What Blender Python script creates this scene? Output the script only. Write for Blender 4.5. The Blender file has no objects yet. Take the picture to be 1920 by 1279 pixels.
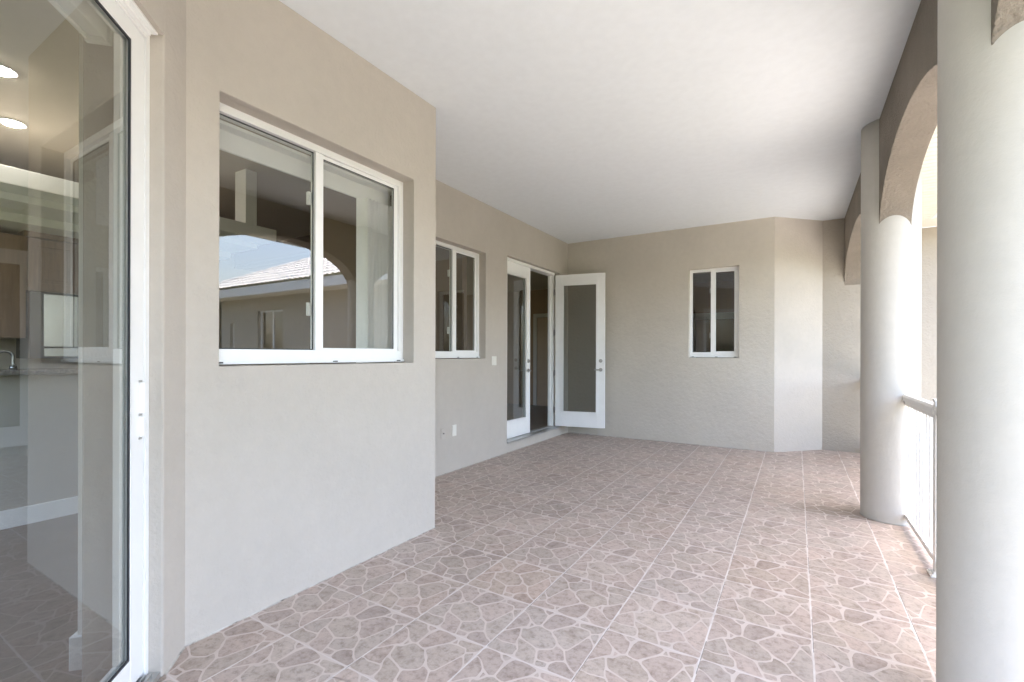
import bpy, bmesh, math, random
from mathutils import Vector, Matrix
random.seed(7)
C = bpy.context.scene.collection
R = math.radians
SC = bpy.context.scene

# ------------------------------------------------------------------ dimensions (metres)
XN, XB, YE, YD, H = -2.508, -3.535, 7.772, 8.37, 3.413      # near wall, recessed wall, end wall, wing wall, ceiling
NY0, NY1 = 1.11, 2.935                                      # ends of the near wall
COLX, COLR = 0.6935, 0.205
COLY = [-2.90, -0.19, 2.51, 5.184]
BX0, BX1, ZS = 0.595, 0.81, 2.43                            # arched beam
S2 = math.sqrt(0.5)
GZ = -3.1                                                   # garden level below the raised porch

# ------------------------------------------------------------------ node helpers
def new_mat(name):
    m = bpy.data.materials.new(name); m.use_nodes = True
    nt = m.node_tree; b = nt.nodes['Principled BSDF']
    return m, nt, b
def N(nt, t, **kw):
    n = nt.nodes.new(t)
    for k, v in kw.items():
        if k in n.inputs.keys(): n.inputs[k].default_value = v
        else: setattr(n, k, v)
    return n
def L(nt, a, b): nt.links.new(a, b)
def noise(nt, vec, scale, detail=4, rough=.55):
    n = N(nt, 'ShaderNodeTexNoise'); n.inputs['Scale'].default_value = scale
    n.inputs['Detail'].default_value = detail; n.inputs['Roughness'].default_value = rough
    L(nt, vec, n.inputs['Vector']); return n.outputs['Fac']
def ramp(nt, fac, stops):
    r = N(nt, 'ShaderNodeValToRGB'); e = r.color_ramp.elements
    while len(e) < len(stops): e.new(.5)
    for x, (p, c) in zip(e, stops): x.position = p; x.color = (*c, 1)
    L(nt, fac, r.inputs['Fac']); return r.outputs['Color']
def mixc(nt, fac, a, b, mode='MIX'):
    m = N(nt, 'ShaderNodeMix', data_type='RGBA', blend_type=mode)
    if hasattr(fac, 'links'): L(nt, fac, m.inputs['Factor'])
    else: m.inputs['Factor'].default_value = fac
    for i, v in ((6, a), (7, b)):
        if hasattr(v, 'links'): L(nt, v, m.inputs[i])
        else: m.inputs[i].default_value = (*v, 1)
    return m.outputs[2]
def math_(nt, op, a, b=None, c=None):
    m = N(nt, 'ShaderNodeMath', operation=op)
    for i, v in enumerate((a, b, c)):
        if v is None: continue
        if hasattr(v, 'links'): L(nt, v, m.inputs[i])
        else: m.inputs[i].default_value = v
    return m.outputs[0]
def geo(nt): return N(nt, 'ShaderNodeNewGeometry').outputs['Position']
def bump(nt, b, h, strength, dist):
    n = N(nt, 'ShaderNodeBump'); n.inputs['Strength'].default_value = strength; n.inputs['Distance'].default_value = dist
    L(nt, h, n.inputs['Height']); L(nt, n.outputs['Normal'], b.inputs['Normal'])

def stucco(name, col, fine=160, coarse=28, st=.35, dist=.004, var=.05):
    m, nt, b = new_mat(name); p = geo(nt)
    big = noise(nt, p, 1.3, 3); mid = noise(nt, p, 14, 4)
    c1 = ramp(nt, big, [(.3, tuple(c*(1-var) for c in col)), (.7, tuple(min(1, c*(1+var)) for c in col))])
    c2 = mixc(nt, .22, c1, ramp(nt, mid, [(.3, tuple(c*.9 for c in col)), (.7, tuple(min(1, c*1.08) for c in col))]))
    L(nt, c2, b.inputs['Base Color']); b.inputs['Roughness'].default_value = .92
    b.inputs['Specular IOR Level'].default_value = .2
    v = N(nt, 'ShaderNodeTexVoronoi'); v.inputs['Scale'].default_value = coarse*1.6; L(nt, p, v.inputs['Vector'])
    h = math_(nt, 'ADD', math_(nt, 'MULTIPLY', noise(nt, p, fine, 3, .6), .45), math_(nt, 'MULTIPLY', noise(nt, p, coarse, 6, .65), 1.0))
    h = math_(nt, 'ADD', h, math_(nt, 'MULTIPLY', v.outputs['Distance'], .25))
    bump(nt, b, h, st, dist); return m
def plain(name, col, rough=.5, metal=0, spec=.5, var=.03, scale=6, bmp=0, bscale=80):
    m, nt, b = new_mat(name); p = geo(nt)
    c = ramp(nt, noise(nt, p, scale, 4), [(.3, tuple(x*(1-var) for x in col)), (.7, tuple(min(1, x*(1+var)) for x in col))])
    L(nt, c, b.inputs['Base Color']); b.inputs['Roughness'].default_value = rough; b.inputs['Metallic'].default_value = metal
    b.inputs['Specular IOR Level'].default_value = spec
    if bmp: bump(nt, b, noise(nt, p, bscale, 4), bmp, .003)
    return m
def wood(name, col):
    m, nt, b = new_mat(name); p = geo(nt)
    mp = N(nt, 'ShaderNodeMapping'); mp.inputs['Scale'].default_value = (14, 14, 1.1); L(nt, p, mp.inputs['Vector'])
    c = ramp(nt, noise(nt, mp.outputs[0], 3, 6, .6), [(.25, tuple(x*.7 for x in col)), (.75, tuple(x*1.15 for x in col))])
    L(nt, c, b.inputs['Base Color']); b.inputs['Roughness'].default_value = .42; return m
def glass(name, tint, k):
    m, nt, b = new_mat(name); nt.nodes.remove(b); out = nt.nodes['Material Output']
    t = N(nt, 'ShaderNodeBsdfTransparent'); t.inputs['Color'].default_value = (*tint, 1)
    g = N(nt, 'ShaderNodeBsdfGlossy'); g.inputs['Roughness'].default_value = 0.0
    f = N(nt, 'ShaderNodeFresnel'); f.inputs['IOR'].default_value = 1.5
    ge = N(nt, 'ShaderNodeNewGeometry')
    # faint roller-wave waviness of float glass
    bp = N(nt, 'ShaderNodeBump'); bp.inputs['Strength'].default_value = .02; bp.inputs['Distance'].default_value = .01
    L(nt, noise(nt, ge.outputs['Position'], 1.6, 1), bp.inputs['Height']); L(nt, bp.outputs[0], g.inputs['Normal'])
    fac = math_(nt, 'MINIMUM', math_(nt, 'MULTIPLY', math_(nt, 'MULTIPLY', f.outputs[0], k), math_(nt, 'SUBTRACT', 1.0, ge.outputs['Backfacing'])), 1.0)
    mx = N(nt, 'ShaderNodeMixShader'); L(nt, fac, mx.inputs[0]); L(nt, t.outputs[0], mx.inputs[1]); L(nt, g.outputs[0], mx.inputs[2])
    L(nt, mx.outputs[0], out.inputs['Surface']); return m
def emit(name, col, s):
    m, nt, b = new_mat(name)
    b.inputs['Emission Color'].default_value = (*col, 1); b.inputs['Emission Strength'].default_value = s
    b.inputs['Base Color'].default_value = (.8, .8, .8, 1); return m

WALLC = (.52, .475, .425)
M = {}
M['stucco'] = stucco('stucco_beige_fine', WALLC, 70, 26, .65, .006)
M['stucco_rough_lit'] = stucco('stucco_beige_trowelled_lit', (.585, .54, .475), 80, 14, .9, .010)  # wall beige lightened to make up for dim light on the end wall
M['stucco_wing'] = stucco('stucco_wing_coarse', (.40, .36, .31), 70, 20, 1.0, .012, .07)
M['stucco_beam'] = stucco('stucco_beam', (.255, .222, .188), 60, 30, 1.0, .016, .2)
M['column'] = stucco('column_white', (.535, .51, .472), 65, 20, .4, .005, .03)
M['ceiling'] = stucco('ceiling_paint', (.755, .79, .82), 220, 60, .15, .002, .01)
M['vinyl'] = plain('white_vinyl', (.89, .89, .885), .32, 0, .5, .02)
M['door_paint'] = plain('white_door_paint', (.91, .91, .90), .35, 0, .5, .02)
M['rail'] = plain('white_powder_coat', (.80, .79, .77), .35)
M['gasket'] = plain('black_gasket', (.02, .022, .028), .5)
M['dark'] = plain('dark_slot', (.015, .015, .015), .6)
M['nickel'] = plain('satin_nickel', (.45, .44, .42), .28, 1)
M['hinge'] = plain('hinge_steel', (.23, .22, .21), .4, .9)
M['alum'] = plain('mill_aluminium', (.55, .55, .54), .4, .8)
M['plate'] = plain('ivory_plastic', (.78, .76, .70), .35)
M['plate_wall'] = plain('painted_plate', (.52, .475, .43), .5)
M['glass'] = glass('window_glass', (.90, .905, .895), 2.9)
M['glass_door'] = glass('door_glass', (.72, .73, .72), 2.8)
M['glass_slider'] = glass('slider_glass', (.93, .94, .925), 2.9)
M['int_wall'] = stucco('interior_tan_paint', (.47, .41, .335), 200, 50, .12, .002, .03)
M['int_white'] = stucco('interior_white_paint', (.88, .865, .83), 200, 50, .1, .002, .02)
M['int_brown'] = stucco('interior_dark_brown_paint', (.15, .112, .085), 200, 50, .12, .002, .03)
M['int_dark'] = stucco('interior_brown_paint', (.33, .225, .155), 200, 50, .12, .002, .03)
M['tan_door'] = plain('tan_door_paint', (.42, .30, .21), .45)
M['bar'] = stucco('bar_paint', (.42, .40, .365), 200, 50, .1, .002, .02)
M['cab'] = wood('oak_cabinet', (.25, .155, .105))
M['trimwhite'] = plain('white_trim', (.78, .78, .76), .4)
M['blind'] = plain('blind_vane', (.85, .85, .84), .6)
M['granite'] = plain('granite', (.16, .15, .14), .15, 0, .5, .6, 60)
M['steel'] = plain('stainless', (.42, .43, .44), .25, 1)
M['black'] = plain('black_plastic', (.02, .02, .022), .25)
M['lamp'] = emit('recessed_lamp', (1, .98, .94), 26)
M['floor_int'] = plain('interior_tile', (.15, .125, .105), .35, 0, .5, .12, 3)
M['concrete'] = plain('pool_deck', (.34, .325, .305), .85, 0, .3, .08, 2.5, .3, 60)
M['soffit'] = plain('soffit_vinyl', (.74, .70, .62), .6)
M['fascia'] = plain('fascia_white', (.76, .76, .76), .5)
M['bark'] = plain('bark', (.12, .09, .065), .9, 0, .2, .3, 9, .6, 25)

def grass_mat():
    m, nt, b = new_mat('lawn'); p = geo(nt)
    c = ramp(nt, noise(nt, p, 3.0, 8, .7), [(.3, (.06, .07, .035)), (.7, (.105, .115, .06))])
    L(nt, c, b.inputs['Base Color']); b.inputs['Roughness'].default_value = .95
    bump(nt, b, noise(nt, p, 40, 5), .8, .05); return m
M['grass'] = grass_mat()
def leaf_mat(name, a, c2):
    m, nt, b = new_mat(name); p = geo(nt)
    c = ramp(nt, noise(nt, p, 2.2, 5, .7), [(.3, a), (.7, c2)])
    L(nt, c, b.inputs['Base Color']); b.inputs['Roughness'].default_value = .6; return m
M['leaf'] = leaf_mat('leaves', (.03, .055, .015), (.085, .12, .035))
M['leaf2'] = leaf_mat('leaves_light', (.06, .09, .025), (.13, .17, .06))

def tile_roof_mat():
    m, nt, b = new_mat('white_roof_tile'); p = geo(nt)
    s = N(nt, 'ShaderNodeSeparateXYZ'); L(nt, p, s.inputs[0])
    n = noise(nt, p, 5, 5, .6)
    c = ramp(nt, n, [(.3, (.76, .75, .74)), (.7, (.86, .855, .85))])
    L(nt, c, b.inputs['Base Color']); b.inputs['Roughness'].default_value = .8; return m
M['rooftile'] = tile_roof_mat()

# floor: print lines / grout sheet and printed stones
TX0, TY0, TW, TL = -1.278, 2.312, 0.4495, 0.4455
def floor_mats():
    m, nt, b = new_mat('tile_lines'); p = geo(nt); s = N(nt, 'ShaderNodeSeparateXYZ'); L(nt, p, s.inputs[0])
    # grout joints running along the porch are a brighter white, those across are print coloured; some are cracked and dirty
    def joint(ax, o, w, hw):
        fr = math_(nt, 'FRACT', math_(nt, 'ADD', math_(nt, 'DIVIDE', math_(nt, 'SUBTRACT', s.outputs[ax], o), w), 100.5))
        d = math_(nt, 'MULTIPLY', math_(nt, 'ABSOLUTE', math_(nt, 'SUBTRACT', fr, .5)), w)
        wob = math_(nt, 'MULTIPLY', math_(nt, 'SUBTRACT', noise(nt, p, 60, 3), .5), .004)
        return math_(nt, 'LESS_THAN', math_(nt, 'ADD', d, wob), hw)
    jx = joint('X', TX0, TW, .0042); jy = joint('Y', TY0, TL, .003)
    base = ramp(nt, noise(nt, p, 9, 5), [(.3, (.56, .475, .425)), (.7, (.635, .545, .49))])
    c = mixc(nt, math_(nt, 'MULTIPLY', jy, .8), base, (.66, .59, .56))
    c = mixc(nt, math_(nt, 'MULTIPLY', jx, .9), c, ramp(nt, noise(nt, p, 14, 4), [(.35, (.59, .535, .50)), (.6, (.73, .68, .645))]))
    crack = math_(nt, 'MULTIPLY', joint('X', TX0+.0028, TW, .0016), math_(nt, 'GREATER_THAN', noise(nt, p, 1.7, 2), .52))
    c = mixc(nt, math_(nt, 'MULTIPLY', crack, .8), c, (.10, .085, .075))
    L(nt, c, b.inputs['Base Color']); b.inputs['Roughness'].default_value = .55
    M['lines'] = m
    m, nt, b = new_mat('tile_stones'); p = geo(nt)
    at = N(nt, 'ShaderNodeAttribute', attribute_name='tint')
    n1 = noise(nt, p, 26, 8, .72); n2 = noise(nt, p, 2.0, 3); n3 = noise(nt, p, 75, 3)
    c = mixc(nt, .7, at.outputs['Color'], ramp(nt, n1, [(.32, (.42, .385, .34)), (.5, (1, 1, 1)), (.72, (1.2, 1.2, 1.2))]), 'MULTIPLY')
    c = mixc(nt, .35, c, ramp(nt, n2, [(.35, (.86, .86, .86)), (.65, (1.12, 1.09, 1.09))]), 'MULTIPLY')
    n4 = noise(nt, p, 8, 6, .7)
    c = mixc(nt, .42, c, ramp(nt, n4, [(.34, (.62, .565, .50)), (.48, (1, 1, 1)), (.7, (1.1, 1.1, 1.1))]), 'MULTIPLY')
    c = mixc(nt, .25, c, ramp(nt, n3, [(.3, (.75, .75, .74)), (.7, (1.1, 1.1, 1.1))]), 'MULTIPLY')
    # brown water stain beside the far column
    sp = N(nt, 'ShaderNodeVectorMath', operation='SUBTRACT'); L(nt, p, sp.inputs[0]); sp.inputs[1].default_value = (.30, 5.10, 0)
    sq = N(nt, 'ShaderNodeVectorMath', operation='MULTIPLY'); L(nt, sp.outputs[0], sq.inputs[0]); sq.inputs[1].default_value = (2.6, 5.5, 0)
    ln = N(nt, 'ShaderNodeVectorMath', operation='LENGTH'); L(nt, sq.outputs[0], ln.inputs[0])
    st_ = math_(nt, 'SUBTRACT', 1.0, math_(nt, 'ADD', ln.outputs['Value'], math_(nt, 'MULTIPLY', math_(nt, 'SUBTRACT', noise(nt, p, 7, 4), .5), 1.4)))
    stf = N(nt, 'ShaderNodeMapRange'); L(nt, st_, stf.inputs[0]); stf.inputs[2].default_value = .5; stf.inputs[4].default_value = .55
    c = mixc(nt, stf.outputs[0], c, (.27, .205, .16))
    L(nt, c, b.inputs['Base Color']); b.inputs['Roughness'].default_value = .5; b.inputs['Specular IOR Level'].default_value = .4
    bump(nt, b, n1, .12, .002)
    M['stones'] = m
floor_mats()

# ------------------------------------------------------------------ mesh helpers
def link(name, bm, mats, parent=None, loc=None, rotz=0, bevel=0, smooth=False, merge=True):
    if merge: bmesh.ops.remove_doubles(bm, verts=bm.verts, dist=1e-5)
    bmesh.ops.recalc_face_normals(bm, faces=bm.faces)
    me = bpy.data.meshes.new(name); bm.to_mesh(me); bm.free()
    for m in (mats if isinstance(mats, (list, tuple)) else [mats]): me.materials.append(m)
    o = bpy.data.objects.new(name, me); C.objects.link(o)
    if parent: o.parent = parent
    if loc: o.location = loc
    o.rotation_euler.z = rotz
    if smooth:
        for f in me.polygons: f.use_smooth = True
    if bevel:
        b = o.modifiers.new('bevel', 'BEVEL'); b.width = bevel; b.segments = 2; b.limit_method = 'ANGLE'; b.angle_limit = R(35)
    return o
def box(bm, x0, y0, z0, x1, y1, z1, mi=0):
    v = [bm.verts.new(p) for p in ((x0,y0,z0),(x1,y0,z0),(x1,y1,z0),(x0,y1,z0),(x0,y0,z1),(x1,y0,z1),(x1,y1,z1),(x0,y1,z1))]
    for q in ((0,3,2,1),(4,5,6,7),(0,1,5,4),(1,2,6,5),(2,3,7,6),(3,0,4,7)):
        f = bm.faces.new([v[i] for i in q]); f.material_index = mi
def B(*boxes):
    bm = bmesh.new()
    for b in boxes: box(bm, *b)
    return bm
def cyl(bm, cx, cy, z0, z1, r0, r1=None, seg=24, axis='z', mi=0):
    r1 = r0 if r1 is None else r1
    def P(a, r, z):
        u, v = r*math.cos(a), r*math.sin(a)
        return {'z': (cx+u, cy+v, z), 'y': (cx+u, z, cy+v), 'x': (z, cx+u, cy+v)}[axis]
    a0 = [bm.verts.new(P(2*math.pi*i/seg, r0, z0)) for i in range(seg)]
    a1 = [bm.verts.new(P(2*math.pi*i/seg, r1, z1)) for i in range(seg)]
    for i in range(seg):
        j = (i+1) % seg; f = bm.faces.new((a0[i], a0[j], a1[j], a1[i])); f.smooth = True; f.material_index = mi
    bm.faces.new(a0[::-1]).material_index = mi; bm.faces.new(a1).material_index = mi
def prism(bm, pts, z0, z1, mi=0):
    a = [bm.verts.new((x, y, z0)) for x, y in pts]; b = [bm.verts.new((x, y, z1)) for x, y in pts]
    n = len(pts)
    for i in range(n): bm.faces.new((a[i], a[(i+1) % n], b[(i+1) % n], b[i])).material_index = mi
    bm.faces.new(a[::-1]).material_index = mi; bm.faces.new(b).material_index = mi
def wall_bm(origin, d, t, length, z0, z1, thick, holes=(), cell=None):
    """slab whose front face runs from origin along d; thickness along t; holes = (u0,u1,z0,z1) cut right through"""
    bm = bmesh.new(); o = Vector(origin); d = Vector(d); t = Vector(t)
    us = sorted({0, length, *[h[0] for h in holes], *[h[1] for h in holes]})
    zs = sorted({z0, z1, *[h[2] for h in holes], *[h[3] for h in holes]})
    cache = {}
    def V(u, z, w):
        k = (round(u, 6), round(z, 6), w)
        if k not in cache: cache[k] = bm.verts.new(o + d*u + t*(thick*w) + Vector((0, 0, z)))
        return cache[k]
    def solid(i, j):
        if i < 0 or j < 0 or i >= len(us)-1 or j >= len(zs)-1: return False
        u, z = (us[i]+us[i+1])/2, (zs[j]+zs[j+1])/2
        return not any(h[0] < u < h[1] and h[2] < z < h[3] for h in holes)
    for i in range(len(us)-1):
        for j in range(len(zs)-1):
            if not solid(i, j): continue
            a, b, c, e = us[i], us[i+1], zs[j], zs[j+1]
            bm.faces.new((V(a,c,0), V(b,c,0), V(b,e,0), V(a,e,0)))
            bm.faces.new((V(a,c,1), V(a,e,1), V(b,e,1), V(b,c,1)))
            for (ni, nj, p, q) in ((i-1,j,(a,c),(a,e)), (i+1,j,(b,c),(b,e)), (i,j-1,(a,c),(b,c)), (i,j+1,(a,e),(b,e))):
                if not solid(ni, nj): bm.faces.new((V(*p,0), V(*q,0), V(*q,1), V(*p,1)))
    return bm
def tag(o, label, cat, group=None, kind=None):
    if label: o['label'] = label
    if cat: o['category'] = cat
    if group: o['group'] = group
    o['kind'] = kind or 'thing'
    return o
def struct(o): o['kind'] = 'structure'; return o
def thing(name, label, cat, loc=(0,0,0), rotz=0, group=None):
    o = bpy.data.objects.new(name, None); C.objects.link(o); o.location = loc; o.rotation_euler.z = rotz
    o.empty_display_size = .2
    return tag(o, label, cat, group)

# ------------------------------------------------------------------ floor: printed stone-look tiles
def solve_h(src, dst):
    A = []
    for (x, y), (u, v) in zip(src, dst):
        A.append([x, y, 1, 0, 0, 0, -u*x, -u*y, u]); A.append([0, 0, 0, x, y, 1, -v*x, -v*y, v])
    n = 8
    for i in range(n):
        p = max(range(i, n), key=lambda r: abs(A[r][i])); A[i], A[p] = A[p], A[i]
        for r in range(n):
            if r != i:
                f = A[r][i]/A[i][i]
                for c in range(i, n+1): A[r][c] -= f*A[i][c]
    return [A[i][n]/A[i][i] for i in range(n)]
Hm = solve_h([(720,195), (1790,540), (1290,1230), (100,770)], [(0,1), (1,1), (1,0), (0,0)])
def hmap(x, y):
    w = Hm[6]*x + Hm[7]*y + 1
    return ((Hm[0]*x+Hm[1]*y+Hm[2])/w, (Hm[3]*x+Hm[4]*y+Hm[5])/w)
STONES = [
 [(720,200),(905,262),(935,320),(975,348),(930,420),(870,488),(800,482),(735,418),(690,330),(645,290),(615,300)],
 [(595,315),(645,292),(690,330),(728,425),(675,500),(600,500),(480,524),(335,545)],
 [(325,552),(480,527),(605,507),(575,620),(535,690),(525,742),(430,718),(330,695),(255,652),(235,640)],
 [(225,660),(262,655),(330,700),(430,724),(524,748),(545,800),(475,892),(330,855),(110,772)],
 [(555,642),(690,722),(812,812),(790,920),(775,1025),(600,955),(490,900),(550,800),(535,715)],
 [(818,815),(930,818),(1035,810),(1085,757),(1185,830),(1205,975),(1060,970),(965,995),(880,965),(805,942)],
 [(800,948),(880,975),(960,1000),(930,1062),(778,1024)],
 [(975,1010),(1060,975),(1205,982),(1272,1090),(1335,1148),(1292,1222),(1150,1170),(950,1085)],
 [(1192,830),(1250,826),(1400,735),(1545,645),(1595,785),(1500,920),(1340,1140),(1278,1080),(1210,975)],
 [(1562,622),(1700,615),(1612,780),(1552,645)],
 [(1415,450),(1600,495),(1780,545),(1712,610),(1560,612),(1545,560),(1415,515)],
 [(1398,445),(1412,512),(1320,498)],
 [(1040,560),(1170,525),(1310,498),(1420,522),(1542,568),(1560,620),(1540,642),(1400,730),(1250,822),(1190,822),(1108,745),(1082,660),(1025,590)],
 [(1085,328),(1230,360),(1392,438),(1300,490),(1150,520),(1010,552),(950,538),(880,492),(930,435),(1000,372)],
 [(925,270),(1070,318),(985,350),(945,318)],
 [(610,512),(690,528),(800,492),(870,494),(950,542),(1015,570),(1040,640),(1085,700),(1078,765),(1030,806),(820,808),(700,722),(582,640)],
 [(738,440),(785,482),(690,520)],
]
def inset(poly, d):
    n = len(poly); out = []
    for i in range(n):
        p0, p1, p2 = (Vector(poly[(i+k) % n]) for k in (-1, 0, 1))
        e1 = (p1-p0).normalized(); e2 = (p2-p1).normalized()
        n1 = Vector((-e1.y, e1.x)); n2 = Vector((-e2.y, e2.x)); b = n1+n2
        if b.length < 1e-3: b = n1
        b.normalize(); k = max(.45, b.dot(n1)); q = p1 + b*(d/k); out.append((q.x, q.y))
    return out
def area(poly): return sum(a[0]*b[1]-b[0]*a[1] for a, b in zip(poly, poly[1:]+poly[:1]))/2
def chaikin(poly):
    o = []
    for a, b in zip(poly, poly[1:]+poly[:1]):
        o.append((a[0]*.84+b[0]*.16, a[1]*.84+b[1]*.16)); o.append((a[0]*.16+b[0]*.84, a[1]*.16+b[1]*.84))
    return o
UNIT = []
for s in STONES:
    q = [hmap(*p) for p in s]; q = [(u*TW, v*TL) for u, v in q]
    if area(q) < 0: q = q[::-1]
    q = inset(q, .0029)
    q = [(x if .011 < x < TW-.011 else (.004 if x < .1 else TW-.004), y if .011 < y < TL-.011 else (.0042 if y < .1 else TL-.0042)) for x, y in q]
    if area(q) > 6e-5: UNIT.append(chaikin(chaikin(q)))
BASES = [tuple(v*k_ for v, k_ in zip(q, (.95, .965, .945))) for q in ((.505,.398,.352), (.492,.40,.352), (.505,.396,.350), (.485,.392,.340), (.495,.405,.356), (.492,.388,.342))]
def clip_poly(poly, a, b, c):                                # keep a*x+b*y+c >= 0
    out = []
    for p, q in zip(poly, poly[1:]+poly[:1]):
        dp, dq = a*p[0]+b*p[1]+c, a*q[0]+b*q[1]+c
        if dp >= 0: out.append(p)
        if dp*dq < 0:
            t = dp/(dp-dq); out.append((p[0]+t*(q[0]-p[0]), p[1]+t*(q[1]-p[1])))
    return out
FX0, FX1, FY0, FY1 = -3.62, 0.95, -0.75, 8.40
bm = bmesh.new()
v = [bm.verts.new(p) for p in ((FX0,FY0,0),(FX1,FY0,0),(FX1,FY1,0),(FX0,FY1,0))]; bm.faces.new(v)
col = bm.loops.layers.float_color.new('tint')
rng = random.Random(3)
for i in range(-8, 8):
    for j in range(-16, 18):
        ox, oy = TX0+i*TW, TY0+j*TL
        if ox > FX1 or ox+TW < FX0 or oy > FY1 or oy+TL < FY0: continue
        flip = rng.random() < .08
        tint = rng.gauss(1, .03); warm = rng.gauss(0, .010)
        for k, poly in enumerate(UNIT):
            pts = [((TW-x if flip else x)+ox, (TL-y if flip else y)+oy) for x, y in poly]
            pts = [(x+rng.gauss(0, .0006), y+rng.gauss(0, .0006)) for x, y in pts]
            for cl in ((1,0,-FX0), (-1,0,FX1), (0,1,-FY0), (0,-1,FY1)):
                if pts: pts = clip_poly(pts, *cl)
            if len(pts) < 3: continue
            f = bm.faces.new([bm.verts.new((x, y, .0012)) for x, y in pts]); f.material_index = 1
            b0 = BASES[(k*5+(i*7+j*3) % 2) % len(BASES)]; t2 = tint*rng.gauss(1, .03)
            if k in (13, 7): t2 *= .90
            cc = (max(0, b0[0]*(t2+warm)), max(0, b0[1]*t2), max(0, b0[2]*(t2-warm)), 1)
            for l in f.loops: l[col] = cc
me = bpy.data.meshes.new('floor'); 
bmesh.ops.recalc_face_normals(bm, faces=bm.faces)
for f in bm.faces:
    if f.normal.z < 0: f.normal_flip()
bm.to_mesh(me); bm.free(); me.materials.append(M['lines']); me.materials.append(M['stones'])
o = bpy.data.objects.new('floor', me); C.objects.link(o); struct(o)
# slab under the tiles and the ground outside
o = link('porch_slab', B((FX0-.1, FY0, -.5, FX1+.02, FY1-.04, -.003), (FX0-.1, FY0+.05, GZ-.05, FX1-.1, FY1-.06, -.501)), M['stucco']); struct(o)
bm = bmesh.new(); bm.faces.new([bm.verts.new(p) for p in ((-300,-300,GZ-.01),(300,-300,GZ-.01),(300,300,GZ-.01),(-300,300,GZ-.01))])
struct(link('ground', bm, M['grass']))
bm = bmesh.new(); box(bm, 1.2, -6, GZ-.2, 11, YD-.02, GZ)
struct(link('patio', bm, M['concrete']))

# ------------------------------------------------------------------ ceiling and walls of the porch
bm = bmesh.new(); prism(bm, [(-4.2,FY0),(.86,FY0),(.86,YD+.05),(-4.2,YD+.05)], H, H+.12)
struct(link('ceiling', bm, M['ceiling']))

WIN_N = (1.265, 2.68, 1.345, 2.747)        # opening in the near wall (y0,y1,z0,z1)
WIN_B = (4.10, 5.146, 1.355, 2.757)
DOOR = (5.69, 7.42, .135, 2.83)
WIN_E = (-1.457, -.738, 1.362, 2.757)      # x range
bm = wall_bm((XN, NY0-.05, 0), (0,1,0), (-1,0,0), NY1-NY0+.05, 0, H, .2, [(WIN_N[0]-NY0+.05, WIN_N[1]-NY0+.05, WIN_N[2], WIN_N[3])])
o = link('stucco_wall', bm, M['stucco'], bevel=.006)
tag(o, 'near beige stucco wall with the large two-pane window, ends in an outside corner', 'wall')
bm = wall_bm((XN-.2, NY1, 0), (-1,0,0), (0,-1,0), 1.1, 0, H, .2)
o = link('stucco_wall', bm, M['stucco'])
tag(o, 'short beige stucco return wall behind the outside corner, between the two window walls', 'wall')
bm = wall_bm((XB, NY1-.05, 0), (0,1,0), (-1,0,0), YE-NY1+.25, 0, H, .2,
   [(WIN_B[0]-NY1+.05, WIN_B[1]-NY1+.05, WIN_B[2], WIN_B[3]), (DOOR[0]-NY1+.05, DOOR[1]-NY1+.05, DOOR[2], DOOR[3])])
o = link('stucco_wall', bm, M['stucco'], bevel=.005)
tag(o, 'set-back beige stucco wall holding the French doors and the light switch', 'wall')
# end wall and its 45 degree splay in one sheet each
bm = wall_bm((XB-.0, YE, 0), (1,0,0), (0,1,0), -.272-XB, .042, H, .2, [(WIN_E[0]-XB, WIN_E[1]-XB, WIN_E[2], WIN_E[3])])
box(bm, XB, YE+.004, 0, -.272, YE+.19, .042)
o = link('stucco_wall', bm, M['stucco_rough_lit'])
tag(o, 'end wall of trowelled beige stucco with the small narrow window', 'wall')
FX, FY = .330, YD
bm = bmesh.new(); prism(bm, [(-.272,YE),(FX,FY),(FX,FY+.2),(-.272,FY+.2)], .042, H)
prism(bm, [(-.272+.004,YE+.009),(FX-.003,FY+.003),(FX-.003,FY+.19),(-.268,FY+.19)], 0, .042)
o = link('stucco_wall', bm, M['stucco'])
tag(o, 'narrow angled stucco wall, the palest strip between end wall and shaded corner', 'wall')
# 45 degree wall beside the sliding door
d45 = Vector((S2, -S2, 0)); n45 = Vector((S2, S2, 0))
P0 = Vector((XN, NY0, 0))
FAC = .218                                                   # facet length up to the door opening
bm = bmesh.new(); a = P0-d45*.05; b_ = P0+d45*FAC; c_ = b_-n45*.30; e_ = P0-n45*.30
prism(bm, [(a.x,a.y),(b_.x,b_.y),(c_.x,c_.y),(e_.x-.05,e_.y+.05)], 0, H)
o = link('stucco_wall', bm, M['stucco'], bevel=.008)
tag(o, 'narrow angled beige stucco strip beside the sliding glass door frame', 'wall')
SLW, SLZ0, SLZ1 = 1.90, .03, 2.795                           # sliding door width and heights
bm = bmesh.new(); a = P0+d45*FAC; b_ = P0+d45*(FAC+SLW)
for z0, z1, s0, s1 in ((SLZ1, H, 0, SLW), (0, H, SLW, SLW+.25)):
    p = P0+d45*(FAC+s0); q = P0+d45*(FAC+s1); r_ = q-n45*.3; t_ = p-n45*.3
    prism(bm, [(p.x,p.y),(q.x,q.y),(r_.x,r_.y),(t_.x,t_.y)], z0, z1)
wx = (P0+d45*(FAC+SLW+.25))
o = link('stucco_wall', bm, M['stucco'])
tag(o, 'beige stucco wall above the sliding glass door', 'wall')

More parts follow.
